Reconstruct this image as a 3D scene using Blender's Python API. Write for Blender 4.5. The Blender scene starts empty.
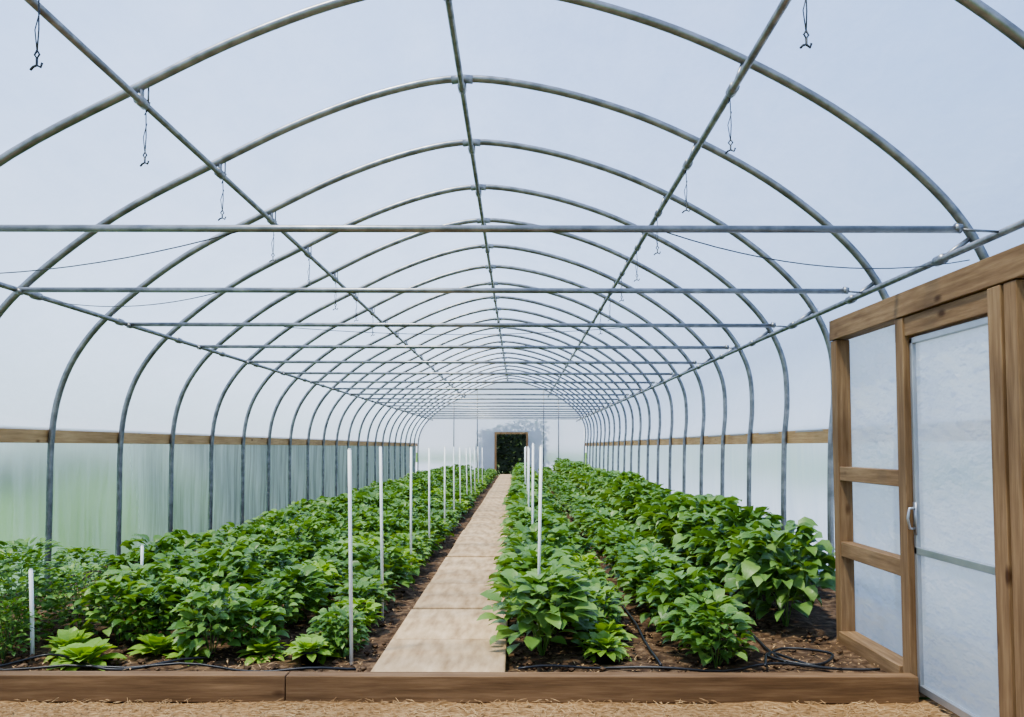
import bpy, math, random
import mathutils
from mathutils import Vector, Matrix
random.seed(7)
R=random.uniform
scene=bpy.context.scene
try: scene.view_settings.look='AgX - Medium High Contrast'
except Exception as ex: print('look',ex)
SP=1.5
HOOPS=[-1.95+SP*i for i in range(0,29)]   # depth of hoops
YF=HOOPS[0]; YE=HOOPS[-1]

# ---------------- mesh builder ----------------
class MB:
    def __init__(s): s.v=[]; s.f=[]
    def box(s,x0,x1,y0,y1,z0,z1):
        n=len(s.v)
        s.v+=[(x0,y0,z0),(x1,y0,z0),(x1,y1,z0),(x0,y1,z0),(x0,y0,z1),(x1,y0,z1),(x1,y1,z1),(x0,y1,z1)]
        s.f+=[tuple(n+i for i in q) for q in ((0,3,2,1),(4,5,6,7),(0,1,5,4),(1,2,6,5),(2,3,7,6),(3,0,4,7))]
    def tube(s,pts,r,seg=10,cap=True,rend=None):
        pts=[Vector(p) for p in pts]; n=len(s.v); N=len(pts)
        t=(pts[1]-pts[0]).normalized()
        a=Vector((0,0,1)) if abs(t.z)<.9 else Vector((1,0,0))
        u=t.cross(a).normalized()
        for i,p in enumerate(pts):
            if i==0: t=pts[1]-pts[0]
            elif i==N-1: t=pts[-1]-pts[-2]
            else: t=(pts[i+1]-pts[i]).normalized()+(pts[i]-pts[i-1]).normalized()
            t.normalize(); u=(u-t*u.dot(t)).normalized(); w=t.cross(u)
            rr=r if rend is None else r+(rend-r)*i/(N-1)
            for k in range(seg):
                an=2*math.pi*k/seg
                s.v.append(tuple(p+(u*math.cos(an)+w*math.sin(an))*rr))
        for i in range(N-1):
            for k in range(seg):
                k2=(k+1)%seg
                s.f.append((n+i*seg+k,n+i*seg+k2,n+(i+1)*seg+k2,n+(i+1)*seg+k))
        if cap:
            s.f.append(tuple(n+k for k in range(seg))[::-1]); s.f.append(tuple(n+(N-1)*seg+k for k in range(seg)))
    def leaf(s,p,az,el,L,W,bend=0.8,fold=0.25,st=5,roll=0,pw=.8):
        n=len(s.v); p=Vector(p)
        h=Vector((math.cos(az),math.sin(az),0)); side=Vector((-math.sin(az),math.cos(az),0))
        pos=p.copy(); e=el; ds=L/st
        for i in range(st+1):
            t=i/st
            d=h*math.cos(e)+Vector((0,0,math.sin(e)))
            nr=h*(-math.sin(e))+Vector((0,0,math.cos(e)))
            sd=(side*math.cos(roll)+nr*math.sin(roll))
            w=W*.5*(math.sin(math.pi*min(1,max(0.04,t))**pw) if i<st else .02)
            up=nr*fold*w
            s.v+=[tuple(pos+sd*w+up),tuple(pos),tuple(pos-sd*w+up)]
            pos=pos+d*ds; e-=bend/st
        for i in range(st):
            a=n+i*3
            s.f+=[(a,a+1,a+4,a+3),(a+1,a+2,a+5,a+4)]
    def mesh(s,name,mat,smooth=False):
        m=bpy.data.meshes.new(name); m.from_pydata(s.v,[],s.f); m.update()
        if smooth:
            m.polygons.foreach_set('use_smooth',[True]*len(m.polygons))
        if mat: m.materials.append(mat)
        return m
    def obj(s,name,mat,smooth=False,parent=None,bevel=0):
        o=bpy.data.objects.new(name,s.mesh(name,mat,smooth)); scene.collection.objects.link(o)
        if parent: o.parent=parent
        if bevel:
            b=o.modifiers.new('bevel','BEVEL'); b.width=bevel; b.segments=2; b.limit_method='ANGLE'
        return o
def empty(name,loc=(0,0,0)):
    o=bpy.data.objects.new(name,None); o.empty_display_size=.2; scene.collection.objects.link(o); o.location=loc; return o

# ---------------- materials ----------------
def mat(name):
    m=bpy.data.materials.new(name); m.use_nodes=True; nt=m.node_tree; nt.nodes.clear()
    return m,nt,nt.nodes.new('ShaderNodeOutputMaterial')
def N(nt,t,**k):
    n=nt.nodes.new(t)
    for a,b in k.items(): setattr(n,a,b)
    return n
def ramp(nt,fac,cols):
    r=N(nt,'ShaderNodeValToRGB'); e=r.color_ramp.elements
    while len(e)<len(cols): e.new(.5)
    for el,(p,c) in zip(e,cols): el.position=p; el.color=(*c,1)
    nt.links.new(fac,r.inputs[0]); return r.outputs[0]
def coords(nt,scale=(1,1,1)):
    tc=N(nt,'ShaderNodeTexCoord'); mp=N(nt,'ShaderNodeMapping'); mp.inputs['Scale'].default_value=scale
    nt.links.new(tc.outputs['Object'],mp.inputs[0]); return mp.outputs[0]
def noise(nt,vec,scale,detail=4,rough=.55):
    n=N(nt,'ShaderNodeTexNoise'); n.inputs['Scale'].default_value=scale; n.inputs['Detail'].default_value=detail; n.inputs['Roughness'].default_value=rough
    nt.links.new(vec,n.inputs['Vector']); return n.outputs[0]
def bump(nt,h,strength,dist=.01):
    b=N(nt,'ShaderNodeBump'); b.inputs['Strength'].default_value=strength; b.inputs['Distance'].default_value=dist
    nt.links.new(h,b.inputs['Height']); return b.outputs[0]
def pbr(name,base=None,rough=.6,metal=0,cols=None,scale=(1,1,1),ns=5,bs=0,bd=.01,detail=5,spec=.5,orand=0):
    m,nt,out=mat(name); b=N(nt,'ShaderNodeBsdfPrincipled'); nt.links.new(b.outputs[0],out.inputs[0])
    b.inputs['Roughness'].default_value=rough; b.inputs['Metallic'].default_value=metal; b.inputs['Specular IOR Level'].default_value=spec
    v=coords(nt,scale); n=noise(nt,v,ns,detail)
    if cols:
        c=ramp(nt,n,cols)
        if orand:
            oi=N(nt,'ShaderNodeObjectInfo'); mr=N(nt,'ShaderNodeMapRange'); mr.inputs[3].default_value=1-orand; mr.inputs[4].default_value=1+orand*.4
            nt.links.new(oi.outputs['Random'],mr.inputs[0]); mx=N(nt,'ShaderNodeMixRGB',blend_type='MULTIPLY'); mx.inputs[0].default_value=1
            nt.links.new(c,mx.inputs[1]); nt.links.new(mr.outputs[0],mx.inputs[2]); c=mx.outputs[0]
        nt.links.new(c,b.inputs['Base Color'])
    else: b.inputs['Base Color'].default_value=(*base,1)
    if bs: nt.links.new(bump(nt,n,bs,bd),b.inputs['Normal'])
    return m
def wood(name,axis,dark,mid,light):
    sc=[22,22,22]; sc[axis]=1.3
    m,nt,out=mat(name); b=N(nt,'ShaderNodeBsdfPrincipled'); nt.links.new(b.outputs[0],out.inputs[0])
    b.inputs['Roughness'].default_value=.75; b.inputs['Specular IOR Level'].default_value=.25
    v=coords(nt,tuple(sc)); n=noise(nt,v,1.6,6,.65)
    c1=ramp(nt,n,[(.25,dark),(.5,mid),(.75,light)])
    n2=noise(nt,coords(nt,(1,1,1)),1.3,3)
    mx=N(nt,'ShaderNodeMixRGB',blend_type='MULTIPLY'); mx.inputs[0].default_value=.6
    nt.links.new(c1,mx.inputs[1]); nt.links.new(ramp(nt,n2,[(.3,(.6,.55,.5)),(.65,(1,1,1))]),mx.inputs[2])
    ks=[5,5,5]; ks[axis]=2.2
    vo=N(nt,'ShaderNodeTexVoronoi'); vo.inputs['Scale'].default_value=1.; nt.links.new(coords(nt,tuple(ks)),vo.inputs['Vector'])
    mk=N(nt,'ShaderNodeMixRGB',blend_type='MULTIPLY'); mk.inputs[0].default_value=1
    nt.links.new(mx.outputs[0],mk.inputs[1]); nt.links.new(ramp(nt,vo.outputs['Distance'],[(.05,(.3,.22,.16)),(.13,(1,1,1))]),mk.inputs[2])
    nt.links.new(mk.outputs[0],b.inputs['Base Color']); nt.links.new(bump(nt,n,.35,.004),b.inputs['Normal'])
    return m
W3=((.13,.075,.034),(.235,.148,.075),(.36,.245,.13))
wood_x=wood('timber_x',0,(.10,.056,.025),(.18,.107,.052),(.29,.185,.095)); wood_y=wood('timber_y',1,*W3); wood_z=wood('timber_z',2,*W3)
board_m=wood('hip_board_timber',1,(.36,.20,.085),(.53,.33,.15),(.66,.43,.22))
steel=pbr('galvanised_steel',rough=.40,metal=.8,cols=[(.35,(.17,.175,.18)),(.65,(.30,.305,.31))],ns=9)
alu=pbr('aluminium_trim',rough=.35,metal=.7,cols=[(.3,(.36,.38,.40)),(.7,(.48,.50,.52))],ns=4)
wire_m=pbr('dark_wire',base=(.05,.055,.06),rough=.5,metal=.4)
black=pbr('black_plastic',base=(.012,.012,.013),rough=.4)
white=pbr('white_pvc',rough=.4,cols=[(.3,(.74,.76,.70)),(.7,(.9,.91,.86))],ns=3)
soil=pbr('soil',rough=.95,cols=[(.3,(.04,.023,.013)),(.5,(.105,.065,.037)),(.68,(.22,.145,.085))],ns=14,bs=.9,bd=.03,detail=9,spec=.15)
straw_ground=pbr('straw_mulch',rough=.95,cols=[(.3,(.12,.068,.028)),(.5,(.28,.17,.078)),(.68,(.45,.30,.15))],scale=(1,2.2,1),ns=24,bs=.8,bd=.02,detail=9,spec=.1)
straw_m=pbr('straw_stem',rough=.8,cols=[(.35,(.26,.15,.062)),(.65,(.48,.32,.155))],ns=3)
grass=pbr('grass',rough=.9,cols=[(.3,(.06,.14,.02)),(.7,(.15,.27,.05))],ns=3,spec=.1)
added_pale_gravel=pbr('added_pale_gravel',rough=.9,cols=[(.3,(.38,.40,.42)),(.7,(.55,.57,.59))],ns=12,bs=.4,spec=.1)  # pale ground colour for the yards added outside the film walls
slab=pbr('walkway_slab',rough=.85,cols=[(.28,(.34,.225,.118)),(.5,(.51,.36,.205)),(.72,(.64,.47,.29))],scale=(5,1,3),ns=3.0,bs=.3,bd=.004,detail=12,spec=.12,orand=.18)

def film(name,transp,tint,tcol,bumpS=.3,gloss=.06,blur=0,dfac=.2,bd=.06,ns=1.6,rib=0):
    m,nt,out=mat(name)
    if blur:
        tr=N(nt,'ShaderNodeBsdfRefraction'); tr.inputs['Roughness'].default_value=blur; tr.inputs['IOR'].default_value=1.1
    else: tr=N(nt,'ShaderNodeBsdfTransparent')
    tr.inputs[0].default_value=(*tint,1)
    tl=N(nt,'ShaderNodeBsdfTranslucent'); tl.inputs[0].default_value=(*tcol,1)
    df=N(nt,'ShaderNodeBsdfDiffuse'); df.inputs[0].default_value=(*tcol,1)
    gl=N(nt,'ShaderNodeBsdfGlossy'); gl.inputs['Roughness'].default_value=.35
    v=coords(nt,(1,.5,1)); n=noise(nt,v,ns,5,.6); bp=bump(nt,n,bumpS,bd)
    for s in (tl,df,gl): nt.links.new(bp,s.inputs['Normal'])
    m0=N(nt,'ShaderNodeMixShader'); m0.inputs[0].default_value=dfac
    nt.links.new(tl.outputs[0],m0.inputs[1]); nt.links.new(df.outputs[0],m0.inputs[2])
    m1=N(nt,'ShaderNodeMixShader')
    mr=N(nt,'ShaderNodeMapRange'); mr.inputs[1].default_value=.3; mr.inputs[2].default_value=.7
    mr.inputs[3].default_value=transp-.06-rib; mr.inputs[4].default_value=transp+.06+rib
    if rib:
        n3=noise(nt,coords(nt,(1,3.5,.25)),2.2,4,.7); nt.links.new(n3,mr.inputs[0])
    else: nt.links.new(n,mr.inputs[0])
    nt.links.new(mr.outputs[0],m1.inputs[0])
    nt.links.new(m0.outputs[0],m1.inputs[1]); nt.links.new(tr.outputs[0],m1.inputs[2])
    m2=N(nt,'ShaderNodeMixShader'); m2.inputs[0].default_value=gloss
    nt.links.new(m1.outputs[0],m2.inputs[1]); nt.links.new(gl.outputs[0],m2.inputs[2])
    nt.links.new(m2.outputs[0],out.inputs[0]); return m
film_roof=film('roof_polyfilm',.55,(.91,.955,1),(.63,.75,.93),.45)
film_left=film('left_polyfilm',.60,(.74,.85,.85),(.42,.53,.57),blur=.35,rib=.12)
film_right=film('right_polyfilm',.55,(.88,.94,.97),(.66,.76,.84),blur=.4,rib=.12)
film_door=film('door_polyfilm',.15,(.97,.97,.95),(.88,.87,.82),1,.05,bd=.14,ns=2.6)
film_end=film('end_polyfilm',.45,(.97,.98,1),(.94,.95,.95),.3,.03,blur=.3)

def leafmat(name,cols,trans=.25,rough=.40):
    m,nt,out=mat(name); b=N(nt,'ShaderNodeBsdfPrincipled')
    g=N(nt,'ShaderNodeNewGeometry'); oi=N(nt,'ShaderNodeObjectInfo')
    ad=N(nt,'ShaderNodeMath',operation='MULTIPLY_ADD'); ad.inputs[1].default_value=.7
    ml=N(nt,'ShaderNodeMath',operation='MULTIPLY'); ml.inputs[1].default_value=.3
    nt.links.new(oi.outputs['Random'],ml.inputs[0]); nt.links.new(g.outputs['Random Per Island'],ad.inputs[0]); nt.links.new(ml.outputs[0],ad.inputs[2])
    c=ramp(nt,ad.outputs[0],cols); nt.links.new(c,b.inputs['Base Color'])
    b.inputs['Roughness'].default_value=rough; b.inputs['Specular IOR Level'].default_value=.45
    nt.links.new(bump(nt,noise(nt,coords(nt),45,3),.3,.01),b.inputs['Normal'])
    t=N(nt,'ShaderNodeBsdfTranslucent'); br=N(nt,'ShaderNodeMixRGB',blend_type='MULTIPLY'); br.inputs[0].default_value=1; br.inputs[2].default_value=(1.6,1.5,.5,1)
    nt.links.new(c,br.inputs[1]); nt.links.new(br.outputs[0],t.inputs[0])
    mx=N(nt,'ShaderNodeMixShader'); mx.inputs[0].default_value=trans
    nt.links.new(b.outputs[0],mx.inputs[1]); nt.links.new(t.outputs[0],mx.inputs[2]); nt.links.new(mx.outputs[0],out.inputs[0])
    return m
leaf_dark=leafmat('pepper_leaf',[(.0,(.07,.15,.028)),(.5,(.13,.25,.05)),(1,(.25,.39,.10))])
leaf_light=leafmat('lettuce_leaf',[(.0,(.17,.30,.04)),(.5,(.26,.42,.07)),(1,(.38,.53,.12))],.3)
leaf_mid=leafmat('eggplant_leaf',[(.0,(.08,.16,.035)),(.5,(.14,.26,.06)),(1,(.25,.38,.11))])
leaf_hedge=leafmat('hedge_leaf',[(.0,(.008,.018,.006)),(.5,(.02,.042,.012)),(1,(.05,.09,.025))],.1)

# ---------------- profile ----------------
CP=[(-4.68,0),(-4.68,.7),(-4.68,1.45),(-4.61,1.95),(-4.42,2.38),(-4.06,2.80),(-3.36,3.34),(-2.5,3.80),(-1.8,4.14),(-1.1,4.39),(-.47,4.50),
    (.2,4.42),(.9,4.22),(1.5,3.96),(2.08,3.63),(2.57,3.25),(2.92,2.86),(3.12,2.43),(3.16,1.95),(3.12,1.45),(3.10,.7),(3.10,0)]
def spline(P,sub=5,kink=9):
    out=[]
    for i in range(len(P)-1):
        p0=P[i-1] if i>0 else P[i]; p1=P[i]; p2=P[i+1]; p3=P[i+2] if i+2<len(P) else P[i+1]
        for k in range(sub):
            t=k/sub
            out.append(tuple(.5*((2*p1[j])+(-p0[j]+p2[j])*t+(2*p0[j]-5*p1[j]+4*p2[j]-p3[j])*t*t+(-p0[j]+3*p1[j]-3*p2[j]+p3[j])*t**3) for j in (0,1)))
    out.append(P[-1]); return out
PROF=spline(CP)
def offset(P,d):
    o=[]
    for i,p in enumerate(P):
        a=P[max(0,i-1)]; b=P[min(len(P)-1,i+1)]
        tx,tz=b[0]-a[0],b[1]-a[1]; l=math.hypot(tx,tz); o.append((p[0]-tz/l*d,p[1]+tx/l*d))
    return o

frame=empty('greenhouse_frame')
hb=MB()
for y in HOOPS: hb.tube([(x,y,z) for x,z in PROF],.031,10)
hb.obj('hoops',steel,True,frame)
pb=MB(); PUR=[(-2.5,3.69,.024),(1.42,3.76,.024),(-.47,4.42,.024),(-4.02,2.66,.022),(2.76,2.62,.022)]
for x,z,r in PUR: pb.tube([(x,YF,z),(x,YE,z)],r,10)
pb.obj('purlins',steel,True,frame)
cb=MB()
for y in HOOPS:
    for x,z,r in PUR:
        cb.tube([(x,y-.05,z),(x,y+.05,z)],r+.012,10)
        q=min(PROF,key=lambda p:(p[0]-x)**2+(p[1]-z)**2)
        cb.tube([(x,y,z),(q[0],y,q[1])],.016,6)
        d=Vector((q[0]-x,0,q[1]-z)).normalized()
        cb.tube([(x+.03,y+.035,z),(q[0]+d.x*.035+.03,y+.035,q[1]+d.z*.035)],.006,6)
    cb.tube([(-.47-.09,y,4.487),(-.47,y,4.50),(-.47+.09,y,4.492)],.036,10)
cb.obj('clamps',steel,True,frame)
ct=MB(); TY=[4.82+1.93*i for i in range(18)]
for y in TY:
    x0=-4.0; x1=2.62
    if y<5: x1=2.52
    ct.tube([(x0,y,2.655),(x1,y,2.635)],.021,10)
    for x in (x0+.02,x1-.02): ct.tube([(x-.02,y,2.645),(x+.02,y,2.637)],.027,10)
    ct.tube([(x1-.02,y,2.635),(2.76,y+.02,2.625)],.008,8)
ct.obj('cross_ties',steel,True,frame)
for nm,x0,x1 in (('hip_board_left',-4.755,-4.712),('hip_board_right',3.152,3.195)):
    b=MB(); y=YF
    while y<YE: b.box(x0,x1,y,min(y+3.0-.006,YE),1.44,1.585); y+=3.0
    b.obj(nm,board_m,parent=frame,bevel=.003)
def filmsheet(name,P,ys,m,parent):
    b=MB(); n=len(P)
    for y,sag in ys:
        Q=offset(P,.034-sag)
        b.v+=[(x,y,z) for x,z in Q]
    for j in range(len(ys)-1):
        for i in range(n-1): b.f.append((j*n+i,j*n+i+1,(j+1)*n+i+1,(j+1)*n+i))
    return b.obj(name,m,True,parent)
cover=empty('greenhouse_film_cover')
ys=[]
for y in HOOPS[:-1]:
    for k in range(4): ys.append((y+SP*k/4, .018*math.sin(math.pi*k/4)))
ys.append((YE,0))
i0=min(i for i,p in enumerate(PROF) if p[1]>=1.56); i1=max(i for i,p in enumerate(PROF) if p[1]>=1.56)
filmsheet('roof_film',PROF[i0:i1+1],ys,film_roof,cover)
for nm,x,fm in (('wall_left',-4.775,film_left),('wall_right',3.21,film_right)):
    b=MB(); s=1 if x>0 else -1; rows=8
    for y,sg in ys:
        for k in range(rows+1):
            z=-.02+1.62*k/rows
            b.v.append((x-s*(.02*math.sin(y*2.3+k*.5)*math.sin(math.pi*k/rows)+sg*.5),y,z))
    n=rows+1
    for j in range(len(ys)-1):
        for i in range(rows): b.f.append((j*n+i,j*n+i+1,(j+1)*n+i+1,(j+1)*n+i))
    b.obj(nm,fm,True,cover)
DX0,DX1,DZ=-1.0,.38,2.0
b=MB(); yy=YE+.04
Pe=PROF
def ztop(x):
    best=0
    for a,c in zip(Pe[:-1],Pe[1:]):
        if min(a[0],c[0])<=x<=max(a[0],c[0]) and abs(c[0]-a[0])>1e-6:
            z=a[1]+(c[1]-a[1])*(x-a[0])/(c[0]-a[0]); best=max(best,z)
    return best
xs=[-4.67+i*(7.76/40) for i in range(41)]+[DX0,DX1]; xs.sort()
for a,c in zip(xs[:-1],xs[1:]):
    zb=DZ if a>=DX0-1e-6 and c<=DX1+1e-6 else 0
    n=len(b.v); b.v+=[(a,yy,zb),(c,yy,zb),(c,yy,max(zb,ztop(c))),(a,yy,max(zb,ztop(a)))]; b.f.append((n,n+1,n+2,n+3))
b.obj('wall_back',film_end,False,cover)
ef=empty('end_wall_frame')
b=MB()
for x in (-3.0,-1.9,1.2,1.9): b.tube([(x,YE-.04,0),(x,YE-.04,ztop(x)-.05)],.025,8)
b.obj('steel_uprights',steel,True,parent=ef)
b=MB()
for x in (DX0-.1,DX1): b.box(x,x+.1,YE-.07,YE+.02,0,DZ+.1)
b.box(DX0,DX1,YE-.07,YE+.02,DZ,DZ+.1); b.obj('door_posts',wood_z,parent=ef)

# ---------------- ground ----------------
b=MB(); b.v=[(-150,-60,-.03),(150,-60,-.03),(150,220,-.03),(-150,220,-.03)]; b.f=[(0,1,2,3)]; b.obj('ground_grass',grass)
b=MB(); b.v=[(3.25,-8,-.018),(16,-8,-.018),(16,46,-.018),(3.25,46,-.018)]; b.f=[(0,1,2,3)]; b.obj('added_pale_yard',added_pale_gravel)  # pale ground added outside so the right film wall looks whiter
b=MB(); b.v=[(-12,YE+.15,-.02),(3.2,YE+.15,-.02),(3.2,YE+40,-.02),(-12,YE+40,-.02)]; b.f=[(0,1,2,3)]; b.obj('added_pale_yard',added_pale_gravel)  # pale strip added behind the end wall to keep its film bright
def grid(name,x0,x1,y0,y1,nx,ny,z,amp,fr,m,edge=True):
    b=MB()
    for j in range(ny+1):
        for i in range(nx+1):
            x=x0+(x1-x0)*i/nx; y=y0+(y1-y0)*j/ny
            b.v.append((x,y,z+amp*mathutils.noise.fractal((x*fr,y*fr,3.1),.6,2.0,4)))
    for j in range(ny):
        for i in range(nx):
            a=j*(nx+1)+i; b.f.append((a,a+1,a+nx+2,a+nx+1))
    return b.obj(name,m,True)
grid('straw_floor',-4.66,3.05,-1.9,4.83,180,170,0,.014,3.2,straw_ground)
grid('soil_bed',-4.66,3.05,4.86,YE-.09,170,520,.07,.028,2.6,soil)
b=MB()
for i in range(6500):
    x=R(-3.4,2.8); y=R(3.6,4.74); a=R(0,math.pi); L=R(.015,.07); z=R(.008,.024)
    c,s=math.cos(a)*L/2,math.sin(a)*L/2; w=R(.001,.0022)
    px,py=-math.sin(a)*w,math.cos(a)*w; n=len(b.v); dz=R(-.008,.012)
    b.v+=[(x-c+px,y-s+py,z),(x-c-px,y-s-py,z),(x+c-px,y+s-py,z+dz),(x+c+px,y+s+py,z+dz),(x,y,z+dz/2+.004)]
    b.f+=[(n,n+1,n+4),(n+1,n+2,n+4),(n+2,n+3,n+4),(n+3,n,n+4)]
b.obj('loose_straw',straw_m)
b=MB()
for i in range(3200):
    x=R(-3.8,2.15); y=4.92+abs(random.gauss(0,2.2)); 
    if -.87<x<-.03: continue
    b.leaf((x,y,.09+R(-.01,.015)),R(0,6.28),R(-.2,.4),R(.015,.05),R(.004,.012),.5,.3,3)
b.obj('dry_leaf_litter',straw_m)
b=MB()
for i in range(1500):
    x=R(-3.9,2.12); y=4.9+abs(random.gauss(0,1.8)); r=R(.008,.028)
    if -.88<x<-.02: continue
    n=len(b.v); q=[(1,0,0),(0,1,0),(-1,0,0),(0,-1,0),(0,0,1),(0,0,-1),(.7,.7,.5),(-.7,.6,.5),(-.6,-.7,.5),(.7,-.6,.5)]
    z=.075+R(-.01,.02)
    b.v+=[(x+a*r*R(.7,1.2),y+c*r*R(.7,1.2),z+d*r*R(.6,.9)) for a,c,d in q]
    b.f+=[tuple(n+k for k in t) for t in ((0,6,9),(6,1,7),(7,2,8),(8,3,9),(6,4,9),(6,7,4),(7,8,4),(8,9,4),(0,1,6),(1,2,7),(2,3,8),(3,0,9),(1,0,5),(2,1,5),(3,2,5),(0,3,5))]
b.obj('soil_clods',soil)
b=MB(); 
b.box(-4.66,-1.28,4.76,4.86,.0,.145); b.box(-1.276,2.19,4.76,4.86,.0,.143)
b.obj('timber_sill',wood_x,bevel=.005)
wk=empty('walkway')
y=4.87; i=0
while y<YE-.2:
    L=.92+.3*((i*7)%3)/2; b=MB(); dz=R(-.006,.006); dx=R(-.012,.012)
    b.box(-.835+dx,-.065+dx,0,L-.03,.05,.125+dz); o=b.obj('slab_%d'%i,slab,parent=wk,bevel=.01); o.location=(0,y,0); y+=L; i+=1

# ---------------- door partition ----------------
dp=empty('door_partition_frame')
X0,X1=2.2,2.295
b=MB()
b.box(X0,X1,5.90,6.0,.0,2.14)
b.box(X0,X1,4.88,4.98,.0,2.14)
b.box(X0-.004,X1,3.88,3.99,.0,2.14)
b.box(X0,X1,3.76,3.86,.0,2.14)
b.box(X0,X1,2.7,2.8,.0,2.14)
b.obj('posts',wood_z,parent=dp,bevel=.004)
b=MB()
b.box(X0-.006,X1+.006,2.7,6.01,2.145,2.285)
b.box(X0+.01,X1,3.99,4.88,2.03,2.14)
for z0,z1 in ((1.17,1.265),(.655,.755)): b.box(X0+.006,X1-.004,4.98,5.90,z0,z1)
b.box(X0-.02,X0+.1,4.98,5.9,.0,.15)
b.box(X0+.006,X1-.004,2.8,3.76,1.17,1.265); b.box(X0+.006,X1-.004,2.8,3.76,.655,.755); b.box(X0,X1,2.8,3.76,0,.15)
b.obj('rails',wood_y,parent=dp,bevel=.004)
def vsheet(name,x,y0,y1,z0,z1,m,parent,amp=.008,fr=7):
    b=MB(); nx,nz=24,40
    for j in range(nz+1):
        for i in range(nx+1):
            y=y0+(y1-y0)*i/nx; z=z0+(z1-z0)*j/nz
            e=min(1,6*min(i/nx,1-i/nx,j/nz,1-j/nz))
            b.v.append((x+e*amp*mathutils.noise.fractal((y*fr,z*fr*.45,x),.7,2,3),y,z))
    for j in range(nz):
        for i in range(nx):
            a=j*(nx+1)+i; b.f.append((a,a+1,a+nx+2,a+nx+1))
    return b.obj(name,m,True,parent)
vsheet('film_panel',X1+.01,4.9,6.0,.02,2.2,film_door,dp,.035,4)
vsheet('film_panel_near',X1+.01,2.7,3.88,.02,2.2,film_door,dp,.035,4)
dr=empty('door_1')
b=MB(); dx0,dx1=X0+.03,X0+.065; a0,a1,zz0,zz1=4.005,4.865,.04,2.02
b.box(dx0,dx1,a0,a0+.03,zz0,zz1); b.box(dx0,dx1,a1-.03,a1,zz0,zz1); b.box(dx0,dx1,a0,a1,zz0,zz0+.04); b.box(dx0,dx1,a0,a1,zz1-.035,zz1)
b.box(dx0,dx1,a0,a1,.80,.84)
b.obj('door_frame',alu,parent=dr,bevel=.003)
vsheet('door_film',dx1-.012,a0+.02,a1-.02,zz0+.02,zz1-.02,film_door,dr,.022,4)
b=MB()
b.tube([(dx0,4.835,1.06),(dx0-.035,4.835,1.055),(dx0-.045,4.835,1.0),(dx0-.035,4.835,.945),(dx0,4.835,.94)],.008,8)
b.box(dx0-.006,dx0,4.82,4.855,.91,1.09)
b.obj('handle',alu,True,parent=dr)

# ---------------- stakes ----------------
def stake(name,x,y,h,lx=0,ly=0,r=.0115):
    b=MB(); b.tube([(0,0,-.08),(lx*.5,ly*.5,h*.5),(lx,ly,h)],r,10)
    b.tube([(lx,ly,h),(lx*1.001,ly,h+.008)],r*.8,10)
    o=b.obj(name,white,True); o.location=(x,y,.07); return o
for y in [5.30,6.65,8.45,10.1,12.0,13.8,15.6,17.4,19.2,21,23,25]:
    stake('support_stake',-1.03+R(-.02,.02),y,1.32+R(-.02,.02),R(-.05,.0),R(-.03,.03))
for y in [5.9,8.2,11.2,14,17,20]:
    stake('support_stake',.145+R(-.015,.015),y,1.34+R(-.03,.03),R(0,.03),0)
stake('support_stake',-3.06,5.45,.55,-.03,0,.013)
stake('support_stake',-3.15,7.2,.5,0,0,.012)

# ---------------- hanging hooks & wires ----------------
def hook(x,y,z,L):
    b=MB()
    b.tube([(0,-.03,.0),(.03,-.03,.03),(.03,.0,.05),(0,.03,.03),(-.01,0,-.03)],.004,6)
    b.tube([(0,0,.0),(.006,0,-L*.5),(0,0,-L*.8)],.0036,6)
    b.tube([(.010,0,-L*.25),(-.016,0,-L*.5),(.0,0,-L*.8)],.003,6)
    c=-L*.8
    b.tube([(0.0,0,c+.01),(.014,0,c-.012),(.0,0,c-.03),(-.014,0,c-.012),(0,0,c+.01)],.005,6)
    b.tube([(-.035,0,-L-.01),(-.02,0,-L+.005),(0,0,-L+.012),(.0,0,c-.028)],.0065,6)
    b.tube([(0,0,-L+.012),(.022,0,-L),(.03,0,-L+.022)],.006,6)
    o=b.obj('hanging_hook',wire_m,True); o.location=(x,y,z); o.rotation_euler[2]=R(-.4,.4)
for y in HOOPS[3:12]:
    hook(-2.5+(.12 if y<4.2 else 0),y+.07,3.66,.36+R(-.05,.04)); hook(1.42,y+.07,3.73,.36+R(-.05,.04))
wb=MB()
def sag(a,c,s,n=14):
    a=Vector(a); c=Vector(c)
    return [a.lerp(c,i/n)-Vector((0,0,s*4*(i/n)*(1-i/n))) for i in range(n+1)]
wb.tube(sag((.85,4.82,2.62),(2.95,5.55,2.62),.12),.0035,6)
wb.tube(sag((-4.2,5.55,2.55),(-1.6,4.82,2.63),.10),.0035,6)
wb.tube(sag((-4.02,7.05,2.64),(-2.4,6.75,2.63),.09),.0035,6)
wb.tube(sag((-2.4,8.7,2.63),(1.2,8.7,2.63),.08),.0035,6)
wb.obj('sagging_wire',wire_m,True)

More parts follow.
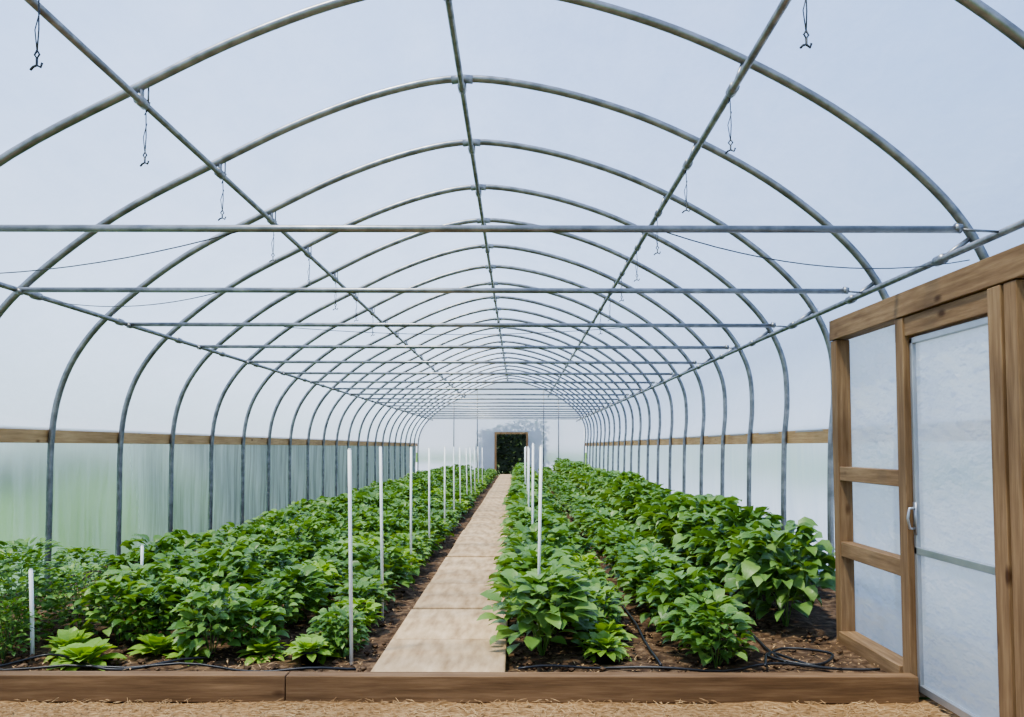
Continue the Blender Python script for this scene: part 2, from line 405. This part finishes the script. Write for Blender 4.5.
# ---------------- plants ----------------
def bush(name,H,rad,n,L,W,m,seed,droop=1.0,z0=.1):
    random.seed(seed); b=MB()
    nb=7
    for k in range(nb):
        a=6.283*k/nb+R(-.3,.3); rr=rad*R(.45,.8); hh=H*R(.6,.9)
        b.tube([(0,0,-.03),(rr*.35*math.cos(a),rr*.35*math.sin(a),hh*.45),(rr*math.cos(a),rr*math.sin(a),hh)],.006,5,False,.003)
    for k in range(n):
        a=R(0,6.283); u=R(0,1)**.55; z=z0+(H-z0)*R(0,1)**.75
        tz=(z-z0)/(H-z0)
        rmax=rad*math.sqrt(max(.05,1-(max(0,tz-.35)/.72)**2))*(.75+.25*min(1,tz*3))
        r=rmax*u
        el=R(-.35,.35)+tz*.55
        aa=a+R(-.7,.7)
        l=L*R(.65,1.2)
        b.leaf((r*math.cos(a),r*math.sin(a),z),aa,el,l,W*l/L*R(.85,1.15),droop*R(.5,1.3),R(.15,.5),4,R(-.5,.5))
    return b.mesh(name,m,True)
def rosette(name,n,L,W,m,seed):
    random.seed(seed); b=MB()
    for k in range(n):
        t=k/n; a=k*2.4; el=.25+t*1.05+R(-.15,.15); l=L*(1-.35*t)*R(.85,1.1)
        b.leaf((.015*math.cos(a),.015*math.sin(a),.01+.05*t),a,el,l,W*R(.85,1.1),R(.5,1.3),R(.1,.45),6,R(-.25,.25),1.3)
    return b.mesh(name,m,True)
pep=[bush('pepper_plant_mesh',.50,.28,175,.125,.082,leaf_dark,s) for s in (1,2,3,4)]
low=[bush('bean_plant_mesh',.38,.25,155,.110,.078,leaf_dark,s) for s in (11,12,13)]
big=[bush('eggplant_mesh',.74,.38,230,.17,.115,leaf_mid,s,1.3,.15) for s in (21,22,23)]
tom=[bush('tomato_plant_mesh',.72,.34,420,.085,.05,leaf_dark,s,.8,.05) for s in (31,32)]
ros=[rosette('lettuce_mesh',34,.25,.10,leaf_light,s) for s in (41,42,43)]
lig=[bush('basil_plant_mesh',.34,.21,160,.10,.065,leaf_light,s) for s in (51,52)]
def put(row,me,x,y,s,name='plant'):
    o=bpy.data.objects.new(name,me); scene.collection.objects.link(o); o.parent=row
    o.location=(x,y,.065); o.rotation_euler=(R(-.1,.1),R(-.1,.1),R(0,6.28)); o.scale=(s*R(.9,1.1),s*R(.9,1.1),s*R(.84,1.14)); return o
def crow(name,X,y0,y1,step,meshes,s=1,jit=.05,mixin=None,p=0,young=0):
    e=empty(name); y=y0
    while y<y1:
        me=random.choice(mixin) if (mixin and R(0,1)<p) else random.choice(meshes)
        g=1-young*max(0,1-(y-y0)/1.6)
        put(e,me,X+R(-jit,jit),y+R(-.06,.06),s*g*R(.88,1.1)); y+=step*(1 if y<20 else 1.35)
random.seed(99)
YL=YE-1.2
crow('bean_row',-1.20,5.75,YL,.38,low,.86,mixin=lig,p=.25,young=.2)
crow('pepper_row',-1.72,5.6,YL,.38,low,.98,mixin=lig,p=.12,young=.12)
crow('pepper_row',-2.27,5.9,YL,.40,low+pep,.93,young=.1)
crow('bean_row',-2.82,6.4,YL,.40,low+pep,.88)
crow('pepper_row',-3.35,7.4,YL,.45,low,1.)
crow('pepper_row',.18,5.55,YL,.36,pep,1.04,.03)
crow('basil_row',.57,6.1,YL,.42,lig+low,.82,.03)
crow('bean_row',1.18,5.5,YL,.36,low,.98,.04)
crow('eggplant_row',1.95,6.45,YL,.50,big,.93,.05)
crow('pepper_row',2.55,7.8,YL,.5,pep,.9,.04)
e=empty('lettuce_patch')
for x,y,s in ((-2.62,5.25,.9),(-2.3,5.5,.85),(-1.3,5.45,.8),(-1.22,5.75,.85),(-2.85,5.5,.8),(-1.62,5.5,.75),(.54,5.5,.8),(.58,5.85,.95),(-2.05,5.4,.7)):
    put(e,random.choice(ros),x,y,s,'lettuce')
e=empty('tomato_plant_clump')
for x,y,s in ((-3.35,5.7,.85),(-3.05,6.0,.7),(-3.6,6.3,.95),(-3.22,5.4,.5),(-3.5,6.9,.8)): put(e,random.choice(tom),x,y,s,'tomato_plant')
e=empty('pepper_plant_clump')
for x,y,s in ((-1.95,5.5,.75),(-2.7,5.85,.8),(-2.45,5.75,.72),(-1.12,5.5,.5),(1.2,5.25,.65)): put(e,random.choice(pep),x,y,s,'pepper_plant')
def pot(x,y):
    b=MB(); seg=20
    rings=[(.001,0),(.055,0),(.073,.115),(.08,.115),(.08,.13),(.069,.13),(.066,.105),(.001,.105)]
    for r,z in rings:
        for k in range(seg): b.v.append((r*math.cos(6.2832*k/seg),r*math.sin(6.2832*k/seg),z))
    for j in range(len(rings)-1):
        for k in range(seg): b.f.append((j*seg+k,j*seg+(k+1)%seg,(j+1)*seg+(k+1)%seg,(j+1)*seg+k))
    o=b.obj('nursery_pot',black,True); o.location=(x,y,.065); o.scale=(.85,.85,.8)
for x,y in ((-1.27,5.26),(.53,5.33)): pot(x,y)
e=empty('potted_lettuce')
for x,y in ((-1.27,5.26),(.53,5.33)):
    o=put(e,ros[0],x,y,.6,'lettuce'); o.location.z=.14
db=MB()
def hose(P): 
    Q=spline([(p[0],p[1]) for p in P],6); db.tube([(x,y,.110+.012*math.sin(x*9+y*5)) for x,y in Q],.008,8)
hose([(-4,5.15),(-3,5.05),(-2,5.12),(-1.4,5.0),(-.95,5.08)])
hose([(0,5.05),(.5,5.12),(1.0,5.02),(1.6,5.15),(2.1,5.05)])
hose([(1.45,5.1),(1.6,5.5),(1.75,5.2),(1.95,5.4),(1.7,5.6),(1.55,5.3),(1.9,5.1)])
hose([(1.6,5.2),(1.62,7),(1.58,10),(1.62,16),(1.6,30)])
hose([(.84,5.1),(.86,7),(.84,10),(.86,16),(.85,30)])
hose([(-3.1,5.1),(-2.9,5.35),(-2.4,5.05),(-1.9,5.3)])
db.obj('drip_irrigation_hose',black,True)

def hedge(name,x0,x1,y0,y1,h,n,seed):
    random.seed(seed); b=MB()
    for i in range(n):
        x=R(x0,x1); y=R(y0,y1); z=R(0,h+.25*math.sin(x*1.3+y*.9))
        b.leaf((x,y,z),R(0,6.28),R(-.6,.6),R(.18,.34),R(.1,.18),.6,.3,3)
    m=.25
    b.box(x0+m,x1-m,y0+m,y1-m,-.03,h-.3)
    b.obj(name,leaf_hedge)
hedge('hedge',-2.0,1.4,YE+2.0,YE+3.4,2.5,2500,5)
hedge('hedge',-15,-13,-4,45,1.05,7000,6)  # added outside to put a dark green tone behind the left film

# ---------------- light ----------------
w=bpy.data.worlds.new('World'); scene.world=w; w.use_nodes=True; nt=w.node_tree; nt.nodes.clear()
out=nt.nodes.new('ShaderNodeOutputWorld'); bg=nt.nodes.new('ShaderNodeBackground'); tc=nt.nodes.new('ShaderNodeTexCoord'); sx=nt.nodes.new('ShaderNodeSeparateXYZ')
nt.links.new(tc.outputs['Generated'],sx.inputs[0])
c=ramp(nt,sx.outputs[2],[(0,(.86,.92,1.0)),(.14,(.58,.74,1.0)),(.4,(.25,.45,.92)),(1,(.12,.30,.82))])
nt.links.new(c,bg.inputs[0]); bg.inputs[1].default_value=1.5; nt.links.new(bg.outputs[0],out.inputs[0])
sd=bpy.data.lights.new('sun','SUN'); sd.energy=9.5; sd.angle=math.radians(5); sd.color=(1,.91,.75)
so=bpy.data.objects.new('sun',sd); scene.collection.objects.link(so)
so.rotation_euler=Vector((.35,.28,-1)).to_track_quat('-Z','Y').to_euler()

# ---------------- camera ----------------
F=855.; cd=bpy.data.cameras.new('camera'); co=bpy.data.objects.new('camera',cd); scene.collection.objects.link(co)
cd.sensor_width=36; cd.lens=F/1024*36; cd.clip_end=500
pitch=math.radians(3); cd.shift_y=(88.5-F*math.tan(pitch))/1024
co.location=(0,0,1.4); co.rotation_euler=(math.pi/2+pitch,0,math.radians(.4))
scene.camera=co
